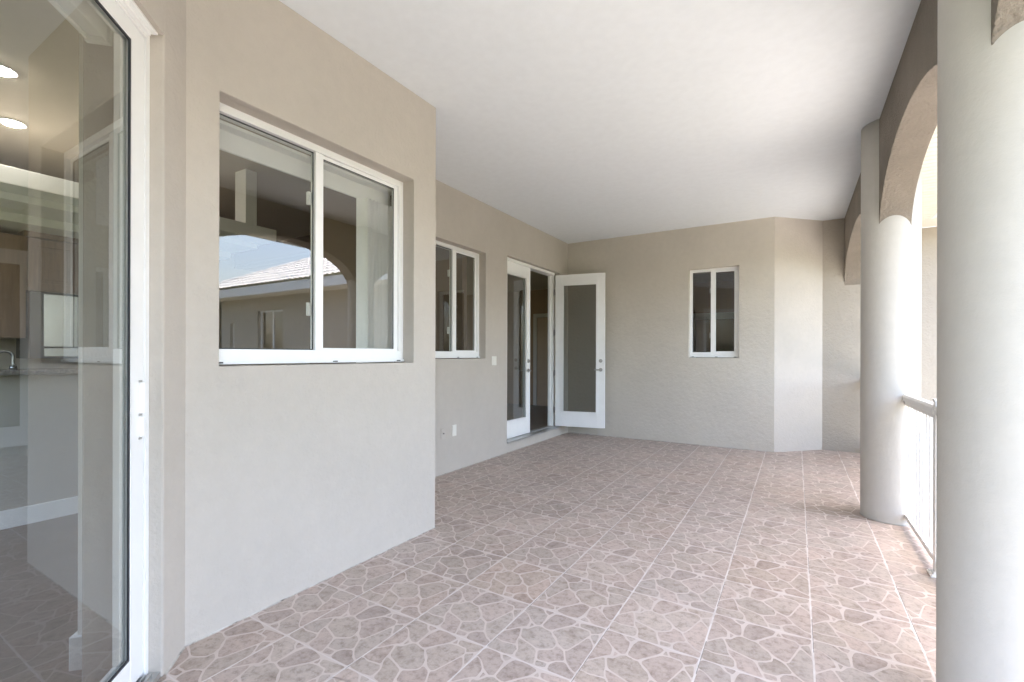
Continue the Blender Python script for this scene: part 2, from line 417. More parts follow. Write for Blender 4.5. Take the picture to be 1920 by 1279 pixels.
bm = wall_bm((-9.3, wx.y, 0), (1,0,0), (0,1,0), wx.x+9.3-.0005, 0, H, .2, [(3.6, 6.2, .25, 2.6)])  # opening is unseen, added to let daylight reach the kitchen and wall end
o = link('stucco_wall', bm, M['stucco']); tag(o, 'beige stucco garden wall of the kitchen, round the corner past the sliding door', 'wall')
m, nt, b = new_mat('old_caulk'); p = geo(nt)
c = ramp(nt, noise(nt, p, 11, 5, .7), [(.30, (.10, .085, .07)), (.42, (.40, .365, .32)), (.62, (.56, .53, .48))])
L(nt, c, b.inputs['Base Color']); b.inputs['Roughness'].default_value = .8; M['caulk'] = m
def caulk(parent, pts, out):
    rg = random.Random(len(pts)*7+int(pts[0][1]*10)); bm = bmesh.new()
    for (x0, y0), (x1, y1), (nx, ny) in zip(pts, pts[1:], out):
        ln = math.hypot(x1-x0, y1-y0); n = max(2, int(ln/.06)); prev = None
        for k in range(n+1):
            f = k/n; w = rg.uniform(.003, .009); h = rg.uniform(.003, .009); x, y = x0+(x1-x0)*f, y0+(y1-y0)*f
            cur = [bm.verts.new(q) for q in ((x-nx*.004, y-ny*.004, .0002), (x+nx*w, y+ny*w, .0016), (x+nx*w*.4, y+ny*w*.4, h*.7), (x-nx*.004, y-ny*.004, h+.002))]
            if prev:
                for a in range(3): bm.faces.new((prev[a], cur[a], cur[a+1], prev[a+1]))
            prev = cur
    link('caulk_bead', bm, M['caulk'], parent)
def walls_(q): return next(o for o in C.objects if o.get('label', '').startswith(q))
caulk(walls_('near beige'), [(XN,NY0+.004),(XN,NY1)], [(1,0)])
caulk(walls_('narrow angled beige'), [(P0.x+S2*(FAC-.01),P0.y-S2*(FAC-.01)),(XN,NY0)], [(S2,S2)])
caulk(walls_('set-back'), [(XB,NY1+.005),(XB,YE-.001)], [(1,0)])
caulk(walls_('end wall'), [(XB,YE+.004),(-.272,YE+.004)], [(0,-1)])
# ------------------------------------------------------------------ arched beam and columns
bm = bmesh.new()
prof = []
def arch(y0, y1):
    c, a = (y0+y1)/2, (y1-y0)/2; n = 64
    return [(c-a*math.cos(math.pi*i/n), ZS+.56*max(0, math.sin(math.pi*i/n))**1.0) for i in range(n+1)]
e = .165
prof += [(FY0, ZS)]
for y0, y1 in ((COLY[1]+e, COLY[2]-e), (COLY[2]+e, COLY[3]-e), (COLY[3]+e, YD)): prof += arch(y0, y1)
ZT = H-.0015
rows = [[bm.verts.new((x, y, z)) for (y, z) in prof] for x in (BX0, BX1)]
tops = [[bm.verts.new((x, y, ZT)) for (y, z) in prof] for x in (BX0, BX1)]
for i in range(len(prof)-1):
    bm.faces.new((rows[0][i], rows[0][i+1], tops[0][i+1], tops[0][i]))
    bm.faces.new((rows[1][i+1], rows[1][i], tops[1][i], tops[1][i+1]))
    bm.faces.new((rows[0][i+1], rows[0][i], rows[1][i], rows[1][i+1]))
    bm.faces.new((tops[0][i], tops[0][i+1], tops[1][i+1], tops[1][i]))
bm.faces.new((rows[0][0], tops[0][0], tops[1][0], rows[1][0]))
o = link('arched_beam', bm, M['stucco_beam'], bevel=.005)
tag(o, 'brown stucco beam with rounded arches spanning the white columns', 'beam')
labs = ['round white column standing far behind the camera', 'round white column just behind the camera',
        'near round white column at the right edge, cut off by the picture', 'far round white column where the white railing starts']
for y, lab in zip(COLY, labs):
    if y < -1: continue
    bm = bmesh.new()
    seg = 96; rings = [(0, COLR+.004), (.012, COLR), (.8, COLR), (1.6, COLR), (2.4, COLR), (H-.0015, COLR)]
    vs = [[bm.verts.new((r*math.cos(2*math.pi*i/seg), r*math.sin(2*math.pi*i/seg), z)) for i in range(seg)] for z, r in rings]
    for a, b in zip(vs, vs[1:]):
        for i in range(seg):
            f = bm.faces.new((a[i], a[(i+1) % seg], b[(i+1) % seg], b[i])); f.smooth = True
    bm.faces.new(vs[0][::-1]); bm.faces.new(vs[-1])
    o = link('round_column', bm, M['column'], loc=(COLX, y, 0)); tag(o, lab, 'column', 'columns of the arcade')

# ------------------------------------------------------------------ railing between the columns
def railing(y0, y1, label, X=.785):
    t = thing('railing', label, 'railing', (X, y0, 0), 0, 'white railings between the columns')
    ln = y1-y0; ym = ln/2+.13
    bm = bmesh.new(); pts = [(-.034,1.035),(-.034,1.07),(-.022,1.088),(.022,1.088),(.034,1.07),(.034,1.035),(.02,1.028),(.02,1.0),(-.02,1.0),(-.02,1.028)]
    for a0, a1 in ((0, ym-.03), (ym+.03, ln)):
        A = [bm.verts.new((x, a0, z)) for x, z in pts]; Bv = [bm.verts.new((x, a1, z)) for x, z in pts]
        for i in range(len(pts)): bm.faces.new((A[i], A[(i+1) % len(pts)], Bv[(i+1) % len(pts)], Bv[i]))
        bm.faces.new(A[::-1]); bm.faces.new(Bv)
    link('top_rail', bm, M['rail'], t, bevel=.003)
    link('bottom_rail', B((-.018, 0, .062, .018, ym-.03, .10), (-.018, ym+.03, .062, .018, ln, .10)), M['rail'], t, bevel=.003)
    p = link('post', B((-.029, ym-.029, .01, .029, ym+.029, 1.115), (-.034, ym-.034, 1.115, .034, ym+.034, 1.13)), M['rail'], t, bevel=.004)
    bm = B((-.055, ym-.055, .0014, .055, ym+.055, .012), (-.036, ym-.036, .012, .036, ym+.036, .03))
    for sx in (-.043, .043):
        for sy in (-.043, .043): cyl(bm, sx, ym+sy, .012, .02, .008, seg=10)
    link('flange', bm, M['rail'], p, bevel=.003)
    n = int(ln/.098); first = None
    for i in range(1, n):
        y = i*ln/n
        if abs(y-ym) < .04: continue
        if first is None:
            first = link('baluster', B((-.0095, -.0095, .10, .0095, .0095, 1.0)), M['rail'], t, loc=(0, y, 0), bevel=.0015)
        else:
            c = first.copy(); C.objects.link(c); c.parent = t; c.location = (0, y, 0)
    for yy in (.0, ln-.014):
        link('bracket', B((-.036, yy, .99, .036, yy+.014, 1.092)), M['rail'], t, bevel=.003)
def dy(r): return math.sqrt(COLR**2-r**2)
railing(COLY[2]+dy(.0915)-.006, COLY[3]-dy(.0915)+.006, 'white metal railing between the two columns in view, thin upright balusters')
railing(COLY[3]+dy(.1465)-.006, YD, 'white metal railing beyond the far column, ending at the wing wall', .84)

# ------------------------------------------------------------------ windows
def window(axis, o0, u0, u1, z0, z1, rec, label, mull, group, hole_side=1, thick=.075):
    """axis 'x': wall plane x=o0 facing +x, u=y.  axis 'y': wall plane y=o0 facing -y, u=x (frame built in local u,w,z then turned)"""
    if axis == 'x': t = thing('sliding_window', label, 'window', (o0-rec, u0, z0+.007), R(90), group)   # local x = +y world, local y = -x world
    else: t = thing('sliding_window', label, 'window', (u0, o0+rec, z0+.007), 0, group)
    W, Hh = u1-u0, z1-z0-.007; fb = .083; fw = .042; ft = .045
    # local y goes into the wall
    bm = B((0,0,0, W,thick,fb), (0,0,Hh-ft, W,thick,Hh), (0,0,fb, fw,thick,Hh-ft), (W-fw,0,fb, W,thick,Hh-ft))
    box(bm, 0, -.012, 0, W, -.0, .018)
    f = link('frame', bm, M['vinyl'], t, bevel=.003)
    for x in (.05, W*.55, W-.06): link('weep_slot', B((x-.018, -.0145, .006, x+.018, -.0115, .013)), M['dark'], f)
    m0, m1 = mull[0]-u0, mull[1]-u0
    # fixed sash (first pane) and sliding sash (second pane)
    s = link('meeting_stile', B((m0, .008, fb, m1, .06, Hh-ft)), M['vinyl'], t, bevel=.003)
    sw = .034
    sash = link('sash', B((m1, .022, fb, W-fw, .05, fb+.014), (m1, .022, Hh-ft-.02, W-fw, .05, Hh-ft), (W-fw-sw, .022, fb+.014, W-fw, .05, Hh-ft-.02)), M['vinyl'], t, bevel=.002)
    link('pane', B((fw, .034, fb, m0, .040, Hh-ft)), M['glass'], t, merge=False)
    link('pane', B((m1, .030, fb+.014, W-fw-sw, .036, Hh-ft-.02)), M['glass'], sash, merge=False)
    g = .006
    bm = B((fw, .030, fb, fw+g, .033, Hh-ft), (m0-g, .030, fb, m0, .033, Hh-ft), (fw+g, .030, fb, m0-g, .033, fb+g), (fw+g, .030, Hh-ft-g, m0-g, .033, Hh-ft))
    link('seal', bm, M['gasket'], t)
    bm = B((m1, .027, Hh-ft-.02-g, W-fw-sw, .0295, Hh-ft-.02), (W-fw-sw-g, .027, fb+.014, W-fw-sw, .0295, Hh-ft-.02-g))
    link('seal', bm, M['gasket'], sash)
    for zz in (fb+.22, Hh-.38): link('latch', B((m0-.022, .05, zz, m0-.002, .075, zz+.085)), M['trimwhite'], s, bevel=.004)
    return t
window('x', XN, *WIN_N, .112, 'large white two-pane sliding window in the near wall, reflecting sky and roof', (1.907, 1.965), 'white sliding windows')
window('x', XB, *WIN_B, .105, 'medium white sliding window half hidden by the outside corner, left of the switch', (4.585, 4.66), 'white sliding windows')
window('y', YE, *WIN_E, .085, 'small narrow white sliding window in the end wall', (-1.146, -1.075), 'white sliding windows')

# ------------------------------------------------------------------ french doors
XD = XB-.09                                                  # outer face of the closed leaf
LW, LZ0, LZ1, LT = .858, .170, 2.785, .045
def leaf(label, loc, rotz, group, mirror=False):
    """leaf hinged at local origin, running along +x; thickness along +y"""
    t = thing('french_door', label, 'door', loc, rotz, group)
    h = LZ1-LZ0; sl, tp, bt = .118, .16, .235
    bm = B((0,0,0, sl,LT,h), (LW-sl,0,0, LW,LT,h), (sl,0,0, LW-sl,LT,bt), (sl,0,h-tp, LW-sl,LT,h))
    link('leaf', bm, M['door_paint'], t, bevel=.003)
    bm = bmesh.new(); w = .026
    for y0, y1 in ((-.009, .010), (LT-.010, LT+.009)):
        box(bm, sl-.006, y0, bt-.006, sl+w, y1, h-tp+.006); box(bm, LW-sl-w, y0, bt-.006, LW-sl+.006, y1, h-tp+.006)
        box(bm, sl+w, y0, bt-.006, LW-sl-w, y1, bt+w); box(bm, sl+w, y0, h-tp-w, LW-sl-w, y1, h-tp+.006)
    fr = link('glazing_bead', bm, M['door_paint'], t, bevel=.004)
    link('pane', B((sl+w, LT/2-.004, bt+w, LW-sl-w, LT/2+.004, h-tp-w)), M['glass_door'], t, merge=False)
    xh = LW-.068
    for side in (-1, 1):
        y = 0 if side < 0 else LT
        zz = .985
        bm = bmesh.new()
        cyl(bm, xh, zz, y, y+side*.012, .030, seg=28, axis='y'); cyl(bm, xh, zz, y+side*.012, y+side*.05, .011, seg=16, axis='y')
        pts = [(0, .045), (.02, .052), (.06, .054), (.10, .048)]
        for (a, b1), (c, b2) in zip(pts, pts[1:]):
            box(bm, xh-c, min(y+side*b1, y+side*(b1+.014)), zz-.011+.002*(a > .03), xh-a, max(y+side*b1, y+side*(b1+.014)), zz+.010)
        link('lever_handle', bm, M['nickel'], t, bevel=.003, merge=False)
        bm = bmesh.new(); cyl(bm, xh, zz+.15, y, y+side*.014, .030, seg=28, axis='y'); cyl(bm, xh, zz+.15, y+side*.014, y+side*.022, .020, seg=24, axis='y')
        box(bm, xh-.005, min(y+side*.022, y+side*.038), zz+.15-.018, xh+.005, max(y+side*.022, y+side*.038), zz+.15+.018)
        link('deadbolt', bm, M['nickel'], t, bevel=.002, merge=False)
    bm = None
    for zz in (.28, .92, 1.62, 2.32):
        bm = bmesh.new(); cyl(bm, -.010, LT*.0-.006 if not mirror else -.006, zz-.05, zz+.05, .008, seg=12); box(bm, -.0065, .000, zz-.05, -.0005, LT-.004, zz+.05)
        link('hinge', bm, M['hinge'], t)
    return t
# closed leaf: hinged at the low-y side; local +x -> +y world; local y -> -x world
leaf('closed French door leaf beside the switch, seen edge-on with narrow glass', (XD, 5.672, LZ0), R(90), 'french door leaves')
# open leaf, swung outwards
ang = math.atan2(.17, .865)
leaf('open French door leaf swung out in front of the end wall', (XD+.035, 7.362, LZ0), ang, 'french door leaves', True)
t = thing('doorway', 'white frame and grey sill around the French door opening', 'door frame', (XB-.2, DOOR[0], DOOR[2]))
W = DOOR[1]-DOOR[0]; hh = DOOR[3]-DOOR[2]
# local: x 0..0.2 from the inner to outer wall face, y along the wall
j = .045
link('jamb', B((.0, W-.062, .02, .1, W-.002, hh-.002)), M['door_paint'], t, bevel=.002)
link('jamb', B((.0, -.0, .02, .06, .028, hh-.002)), M['door_paint'], t, bevel=.002)
link('jamb_stop', B((.02, W-.078, .02, .055, W-.0625, hh-.048)), M['door_paint'], t, bevel=.002)
link('head', B((.0, .028, hh-.045, .135, W-.0625, hh-.002)), M['door_paint'], t, bevel=.002)
link('threshold', B((-.02, .002, -.0, .225, W-.002, .022), (.03, .002, .022, .10, W-.064, .032)), M['alum'], t, bevel=.003)

# ------------------------------------------------------------------ switch and outlets on the set-back wall
def plate(name, label, cat, y, z, w, h, mat, part=None, group=None):
    t = thing(name, label, cat, (XB, y, z), 0, group)
    link('cover_plate', B((.0005, -w/2, -h/2, .008, w/2, h/2)), mat, t, bevel=.003)
    return t
t = plate('light_switch', 'ivory double light switch between window and closed door', 'switch', 5.347, 1.322, .112, .125, M['plate'])
for s in (-1, 1): link('rocker', B((.008, s*.026-.017, -.033, .013, s*.026+.017, .033)), M['plate'], t, bevel=.002)
t = plate('outlet_plate', 'wall-coloured cable outlet low on the set-back wall', 'outlet', 4.268, .482, .078, .125, M['plate_wall'])
bm = bmesh.new(); cyl(bm, 0, 0, .008, .02, .008, seg=12, axis='x'); link('connector', bm, M['hinge'], t)
t = plate('power_outlet', 'ivory power outlet low on the set-back wall', 'outlet', 4.478, .49, .078, .135, M['plate'])
for s in (-1, 1):
    f = link('socket', B((.008, -.016, s*.026-.015, .0105, .016, s*.026+.015)), M['plate'], t, bevel=.004)

# ------------------------------------------------------------------ sliding glass door (45 degrees)
# local x along d45 (towards the camera side), local y outwards (n45): rotation -45 deg
Pd = P0+d45*FAC
t = thing('sliding_glass_door', 'tall white framed sliding glass door at the left edge, kitchen behind it', 'sliding door', (Pd.x, Pd.y, 0), R(-45))
yo = -.053                                                   # outer face of the frame
link('frame', B((0,yo-.11,.03, .030,yo,SLZ1), (.030,yo-.11,SLZ1-.040, SLW,yo,SLZ1)), M['vinyl'], t, bevel=.003)
link('head_track', B((.030,yo,SLZ1-.030, SLW,yo+.016,SLZ1-.002), (.01,yo-.0,SLZ1-.012, SLW,yo+.034,SLZ1-.001)), M['vinyl'], t, bevel=.002)
bm = B((.0,yo-.11,.004, SLW,yo+.045,.03))
for yy in (.0, .022): box(bm, .035, yo+yy, .03, SLW, yo+yy+.005, .046)
link('sill_track', bm, M['alum'], t, bevel=.001)
st = .098
sash = link('sash', B((.033,yo-.055,.05, .033+st,yo-.006,SLZ1-.045), (SLW-st,yo-.055,.05, SLW,yo-.006,SLZ1-.045),
     (.033+st,yo-.055,.05, SLW-st,yo-.006,.165), (.033+st,yo-.055,SLZ1-.113, SLW-st,yo-.006,SLZ1-.045)), M['vinyl'], t, bevel=.004)
g = .011; a0, a1, c0, c1 = .033+st, SLW-st, .165, SLZ1-.113
link('gasket', B((a0,yo-.014,c0, a0+g,yo-.009,c1), (a0+g,yo-.014,c0, a1,yo-.009,c0+g), (a0+g,yo-.014,c1-g, a1,yo-.009,c1)), M['gasket'], sash)
link('pane', B((a0,yo-.028,c0, a1,yo-.020,c1)), M['glass_slider'], sash, merge=False)
link('inner_bead', B((a0,yo-.056,c0, a0+.028,yo-.030,c1)), M['vinyl'], sash, bevel=.003)
link('handle', B((.052,yo-.006,1.16, .072,yo+.014,1.29), (.056,yo-.006,1.06, .070,yo+.010,1.145)), M['vinyl'], t, bevel=.004)
for z0_, z1_ in ((1.289, 1.298), (1.149, 1.156), (1.051, 1.058)): link('handle_end', B((.052,yo-.0055,z0_, .074,yo-.003,z1_)), M['alum'], t)

# ------------------------------------------------------------------ kitchen behind the sliding door and the near window
# gooseneck tap on the end of the bar
t = thing('kitchen_tap', 'dark gooseneck tap on the end of the granite bar, at the very left edge', 'tap', (-5.60, 1.185, 1.2765))
bm = bmesh.new(); cyl(bm, 0, 0, 0, .03, .026, .02, seg=20); link('base', bm, M['steel'], t)
pts = [Vector((0,0,.03)), Vector((0,0,.10))]+[Vector((0, -.05+.05*math.cos(R(a)), .10+.05*math.sin(R(a)))) for a in range(15, 200, 15)]
bm = bmesh.new(); prev = None
for k, q in enumerate(pts):
    dirv = (pts[min(k+1, len(pts)-1)]-pts[max(k-1, 0)]).normalized(); sx = Vector((1,0,0)); ux = dirv.cross(sx)
    ring = [bm.verts.new(q+sx*.011*math.cos(a*math.pi/6)+ux*.011*math.sin(a*math.pi/6)) for a in range(12)]
    if prev:
        for a in range(12): bm.faces.new((prev[a], prev[(a+1) % 12], ring[(a+1) % 12], ring[a])).smooth = True
    prev = ring
link('spout', bm, M['steel'], t)
link('lever', B((.012,-.008,.035, .055,.008,.045)), M['steel'], t, bevel=.003)
# white wall end beside the sliding door
q0 = P0+d45*(FAC-.16)-n45*.165; q1 = q0-n45*.235
bm = bmesh.new()
q2 = q1-d45*.25; q3 = q0-d45*.25
prism(bm, [(q0.x,q0.y),(q1.x,q1.y),(q2.x,q2.y),(q3.x,q3.y)], .0, 3.38)
struct(link('interior_wall', bm, M['int_white']))
bm = bmesh.new(); b0 = q0+d45*.022; b1 = q1+d45*.022-n45*.022; b2 = q2-n45*.022
prism(bm, [(b0.x,b0.y),(b1.x,b1.y),(b2.x,b2.y),(q2.x,q2.y),(q1.x,q1.y),(q0.x,q0.y)], .001, .15)
struct(link('baseboard', bm, M['trimwhite'], bevel=.004))
KX0, KX1, KY0, KY1, KH = -9.2, XN-.2, wx.y+.201, 4.9, 3.38
bm = bmesh.new(); bm.faces.new([bm.verts.new(p) for p in ((KX0,KY0-.1,.002),(wx.x-.25,KY0-.1,.002),(-2.6,1.0,.002),(-2.74,2.7,.002),(-3.74,2.7,.002),(-3.74,10.2,.002),(KX0,10.2,.002))])
struct(link('interior_floor', bm, M['floor_int']))
bm = bmesh.new(); prism(bm, [(KX0,KY0),(wx.x-.45,KY0),(-2.72,.72),(-2.72,2.74),(-3.74,2.74),(-3.74,KY1),(KX0,KY1)], KH, KH+.1)
struct(link('interior_ceiling', bm, M['int_wall']))
struct(link('interior_wall', wall_bm((KX0,KY0,0), (0,1,0), (-1,0,0), KY1-KY0, 0, KH+.1, .1), M['int_wall']))
struct(link('interior_wall', B((KX0,KY1,0, -3.74,KY1+.1,KH+.1)), M['int_brown']))
struct(link('interior_wall', B((-3.80,2.70,.003, -2.712,2.7345,KH-.002)), M['int_brown']))
# raised bar with granite top
t = thing('breakfast_bar', 'white half wall with dark granite top, behind the sliding glass', 'bar counter', (-5.42, .0, 0))
link('half_wall', B((-.16, 0, .002, 0, 4.6, 1.235)), M['bar'], t)
link('baseboard', B((0.0005, -.012, .002, .014, 4.6, .15), (-.16, -.0125, .002, -.001, -.0005, .15)), M['trimwhite'], t, bevel=.003)
link('countertop', B((-.3, -.06, 1.236, .16, 4.64, 1.276)), M['granite'], t, bevel=.008)
# base cabinets, wall cabinets, microwave
t = thing('kitchen_cabinet', 'white base cabinet run with dark counter, far inside the kitchen', 'cabinet', (-7.0, -.30, 0))
link('carcass', B((-.6, 0, .1, 0, 4.6, .93)), M['trimwhite'], t)
link('countertop', B((-.62, 0, .931, .03, 4.6, .97)), M['granite'], t, bevel=.004)
for k in range(6):
    d = link('door', B((.0005, k*.75+.02, .14, .02, k*.75+.73, .90)), M['trimwhite'], t, bevel=.004)
CX = -6.05
def wall_cab(y0, y1, z0, z1, depth, label):
    t = thing('wall_cabinet', label, 'cabinet', (CX, y0, z0), 0, 'oak wall cabinets'); w = y1-y0; h = z1-z0
    link('carcass', B((-.36, 0, 0, 0, w, h)), M['cab'], t)
    n = max(1, round(w/.5))
    for k in range(n):
        a, b = k*w/n+.012, (k+1)*w/n-.012; s = .065
        d = link('door', B((.0005,a,.012, .02,a+s,h-.012), (.0005,b-s,.012, .02,b,h-.012), (.0005,a+s,.012, .02,b-s,.012+s), (.0005,a+s,h-.012-s, .02,b-s,h-.012)), M['cab'], t, bevel=.003)
        link('panel', B((.0005,a+s,.012+s, .012,b-s,h-.012-s)), M['cab'], d)
        link('raised_field', B((.012,a+s+.03,.042+s, .018,b-s-.03,h-.042-s)), M['cab'], d, bevel=.004)
    link('crown', B((-.36,-.02,h, .05,w+.02,h+.07), (-.36,-.02,h-.0, .03,w+.02,h+.03)), M['cab'], t, bevel=.006, merge=False)
    return t
wall_cab(.35, 1.17, 1.55, 2.48, .36, 'tall oak wall cabinet left of the microwave, behind the sliding glass')
wall_cab(1.36, 2.16, 1.99, 2.48, .36, 'short oak wall cabinet above the microwave')
o = link('cabinet_filler', B((CX-.36,1.172,1.55, CX+.012,1.358,2.48)), M['cab']); tag(o, 'narrow plain oak strip between the two wall cabinets', 'cabinet filler')
t = thing('microwave', 'stainless microwave under the short oak cabinet, behind the sliding glass', 'microwave', (CX, 1.375, 1.36))
link('body', B((-.36, 0, 0, .06, .77, .62)), M['black'], t, bevel=.005)
link('door', B((.0605, .085, .11, .085, .60, .60)), M['steel'], t, bevel=.004)
link('control_panel', B((.0605, .61, .11, .082, .76, .60)), M['black'], t, bevel=.003)
link('vent', B((.0605, .09, .02, .075, .75, .10)), M['steel'], t, bevel=.004)
# partition carrying the cabinets, plant shelf above with square post
struct(link('interior_wall', B((CX-.5,.3,0, CX-.361,4.85,2.55)), M['int_wall']))
o = link('plant_shelf', B((CX-.5,-.3,2.53, CX+.35,3.0,2.605), (CX-.5,-.3,2.606, CX+.80,3.06,2.665), (CX-.5,-.3,2.666, CX+1.05,3.13,2.80)), M['trimwhite'], bevel=.006, merge=False)
tag(o, 'long white stepped plant shelf above the oak cabinets', 'shelf')
o = link('square_post', B((-5.21,2.784,2.801, -5.005,2.907,KH-.002)), M['trimwhite'], bevel=.004)
tag(o, 'white square post standing on the shelf, seen through the large window', 'post')
# recessed lamps; the last is unseen, added to brighten the kitchen
for (x, y, lab) in ((-4.72,.93,'left upper glowing recessed ceiling lamp in the kitchen'), (-5.72,1.2,'lower glowing recessed ceiling lamp nearer the shelf'), (-7.4,2.6,'unseen recessed ceiling lamp over the far cabinets, added to brighten the kitchen')):
    t = thing('recessed_light', lab, 'ceiling light', (x, y, KH), 0, 'recessed kitchen lamps')
    bm = bmesh.new(); cyl(bm, 0, 0, -.012, -.001, .088, .083, seg=40); link('trim_ring', bm, M['trimwhite'], t)
    bm = bmesh.new(); cyl(bm, 0, 0, -.020, -.0125, .064, .068, seg=40); link('lamp', bm, M['lamp'], t)
# vertical blind at the sliding door: head rail; at the near window: valance and stacked vanes
t = thing('blind_rail', 'white vertical blind head rail inside the sliding glass door', 'blind rail', (Pd.x-.0, Pd.y, 0), R(-45))
link('channel', B((.085,-.235,2.70, 1.85,-.175,2.76), (.085,-.245,2.685, 1.85,-.235,2.765), (.085,-.175,2.685, 1.85,-.165,2.765)), M['trimwhite'], t, bevel=.004)
link('end_cap', B((.06,-.25,2.68, .084,-.16,2.77)), M['trimwhite'], t, bevel=.004)
t = thing('vertical_blind', 'white vertical blind stacked at the right side of the large window', 'blind', (XN-.2, WIN_N[0], 0))
link('valance', B((-.10, -.05, 2.57, -.08, 1.47, 2.70), (-.08, -.05, 2.68, -.005, 1.47, 2.70)), M['blind'], t, bevel=.003)
for k in range(9):
    bm = bmesh.new(); y = 1.13+k*.034; n = 6
    A = []
    for i in range(n+1):
        s = i/n-.5; A.append((-.052+s*.088, y+.012*math.cos(s*math.pi)+s*.03))
    Bk = [(x, yy+.0012) for x, yy in A]
    prism(bm, A+Bk[::-1], .55, 2.57)
    link('vane', bm, M['blind'], t)
# ------------------------------------------------------------------ rooms behind the french door and the end window
struct(link('interior_ceiling', B((KX0,KY1,3.0, -3.74,10.2,3.1)), M['int_wall']))
struct(link('interior_wall', B((KX0,10.2,0, -3.55,10.3,3.0)), M['int_dark']))
struct(link('interior_wall', B((-3.74,7.99,0, -3.64,10.2,3.0)), M['int_dark']))
struct(link('interior_wall', wall_bm((KX0,KY1+.1,0), (0,1,0), (-1,0,0), 10.3-KY1-.1, 0, 3.0, .1, [(.8,3.3,.4,2.6)]), M['int_dark']))  # unseen opening added to bring daylight into the French door room
bm = bmesh.new(); box(bm, KX0,KY1+.11,.002, -3.738,10.2,.155); struct(link('interior_floor', bm, M['floor_int']))
t = thing('interior_door', 'tan panelled inner door glimpsed through the French door gap', 'door', (-5.45, 10.19, .156))
link('leaf', B((0,-.03,0, .85,0,2.15)), M['tan_door'], t)
link('casing', B((-.1,-.04,0, -.001,0,2.25), (.851,-.04,0, .95,0,2.25), (-.001,-.04,2.16, .851,0,2.25)), M['plate_wall'], t, bevel=.004)
link('panel', B((.12,-.038,.2, .74,-.0305,1.0), (.12,-.038,1.12, .74,-.0305,2.0)), M['tan_door'], t, bevel=.004)
struct(link('interior_wall', B((-3.52,11,0, .32,11.1,3.3)), M['int_dark']))
struct(link('interior_wall', B((.2,8.7,0, .3,11,3.3)), M['int_dark']))
struct(link('interior_wall', B((-3.52,7.99,0, -3.45,11,3.3)), M['int_dark']))
struct(link('interior_ceiling', B((-3.6,7.98,3.0, -.285,8.4,3.1), (-3.6,8.4,3.0, .31,11,3.1)), M['int_wall']))
bm = bmesh.new(); box(bm, -3.45,7.98,.002, -.285,8.4,.1); box(bm, -3.45,8.4,.002, .2,11,.1); struct(link('interior_floor', bm, M['floor_int']))
o = link('door_casing', B((-2.05,10.9,.1, -1.9,10.99,2.32), (-1.1,10.9,.1, -.95,10.99,2.32), (-1.9,10.9,2.18, -1.1,10.99,2.32)), M['trimwhite'])
tag(o, 'white inner door casing glimpsed through the small end window', 'door casing')

# ------------------------------------------------------------------ house roof over the porch and its outer eave
o = link('house_roof', B((-9.9,FY0,3.56, .86,YD+3,3.75)), M['rooftile']); struct(o)
SO = 3.115
t = thing('eave', 'cream panelled soffit and white fascia outside the arches', 'eave', (BX1, FY0, SO))
bm = bmesh.new(); y = 0; ln = 7.70-FY0
while y < ln-.001:
    box(bm, .002, y, 0, .62, min(ln, y+.090), .014); box(bm, .002, min(ln, y+.090), .010, .62, min(ln, y+.104), .014); y += .104
link('soffit', bm, M['soffit'], t, merge=False)
link('fascia', B((.62, 0, -.004, .65, ln, .27)), M['fascia'], t)
link('gutter', B((.651, 0, .12, .75, ln, .25)), M['fascia'], t, bevel=.02)

# ------------------------------------------------------------------ house wing across the courtyard end
WX1 = 11.35
t = thing('house_wing', 'beige house wing with white tiled roof, closing the far end of the court', 'house', (FX, YD, 0))
W = WX1-FX; ho = []
wins = [(7.75-FX, 9.05-FX, .1, 2.75), (10.35-FX, 10.62-FX, .1, 2.4), (5.95-FX, 6.2-FX, .1, 2.3)]
bm = wall_bm((0,0,0), (1,0,0), (0,1,0), W, GZ-.05, SO+.035, .2, wins)
w = link('wall', bm, M['stucco_wing'], t)
bm = wall_bm((W,.0,0), (0,1,0), (-1,0,0), 5.6, GZ-.05, SO+.03, .2); link('wall', bm, M['stucco_wing'], t)
link('infill', B((.0,.21,GZ+.1, W-.21,.26,3.1)), M['int_dark'], t)
link('infill', B((.002,0,SO+.036, .5,.2,H-.002)), M['stucco_wing'], t)
for a, b, c, e in wins:
    f = link('window', B((a,.10,c, a+.05,.16,e), (b-.05,.10,c, b,.16,e), (a+.05,.10,e-.05, b-.05,.16,e), (a+.05,.10,c, b-.05,.16,c+.06), *([((a+b)/2-.025,.10,c+.06, (a+b)/2+.025,.16,e-.05)] if b-a > .6 else [])), M['vinyl'], t)
    link('pane', B((a+.05,.13,c+.06, b-.05,.136,e-.05)), M['glass'], f, merge=False)
OV = .6
bm = B((.7,-OV,SO+.036, W+OV,-.001,SO+.05), (W+.001,-.001,SO+.036, W+OV,5.6,SO+.05)); link('soffit', bm, M['soffit'], t)
link('fascia', B((.7,-OV-.03,SO+.02, W+OV+.03,-OV,SO+.27), (W+OV,-OV,SO+.02, W+OV+.03,5.6,SO+.27)), M['fascia'], t)
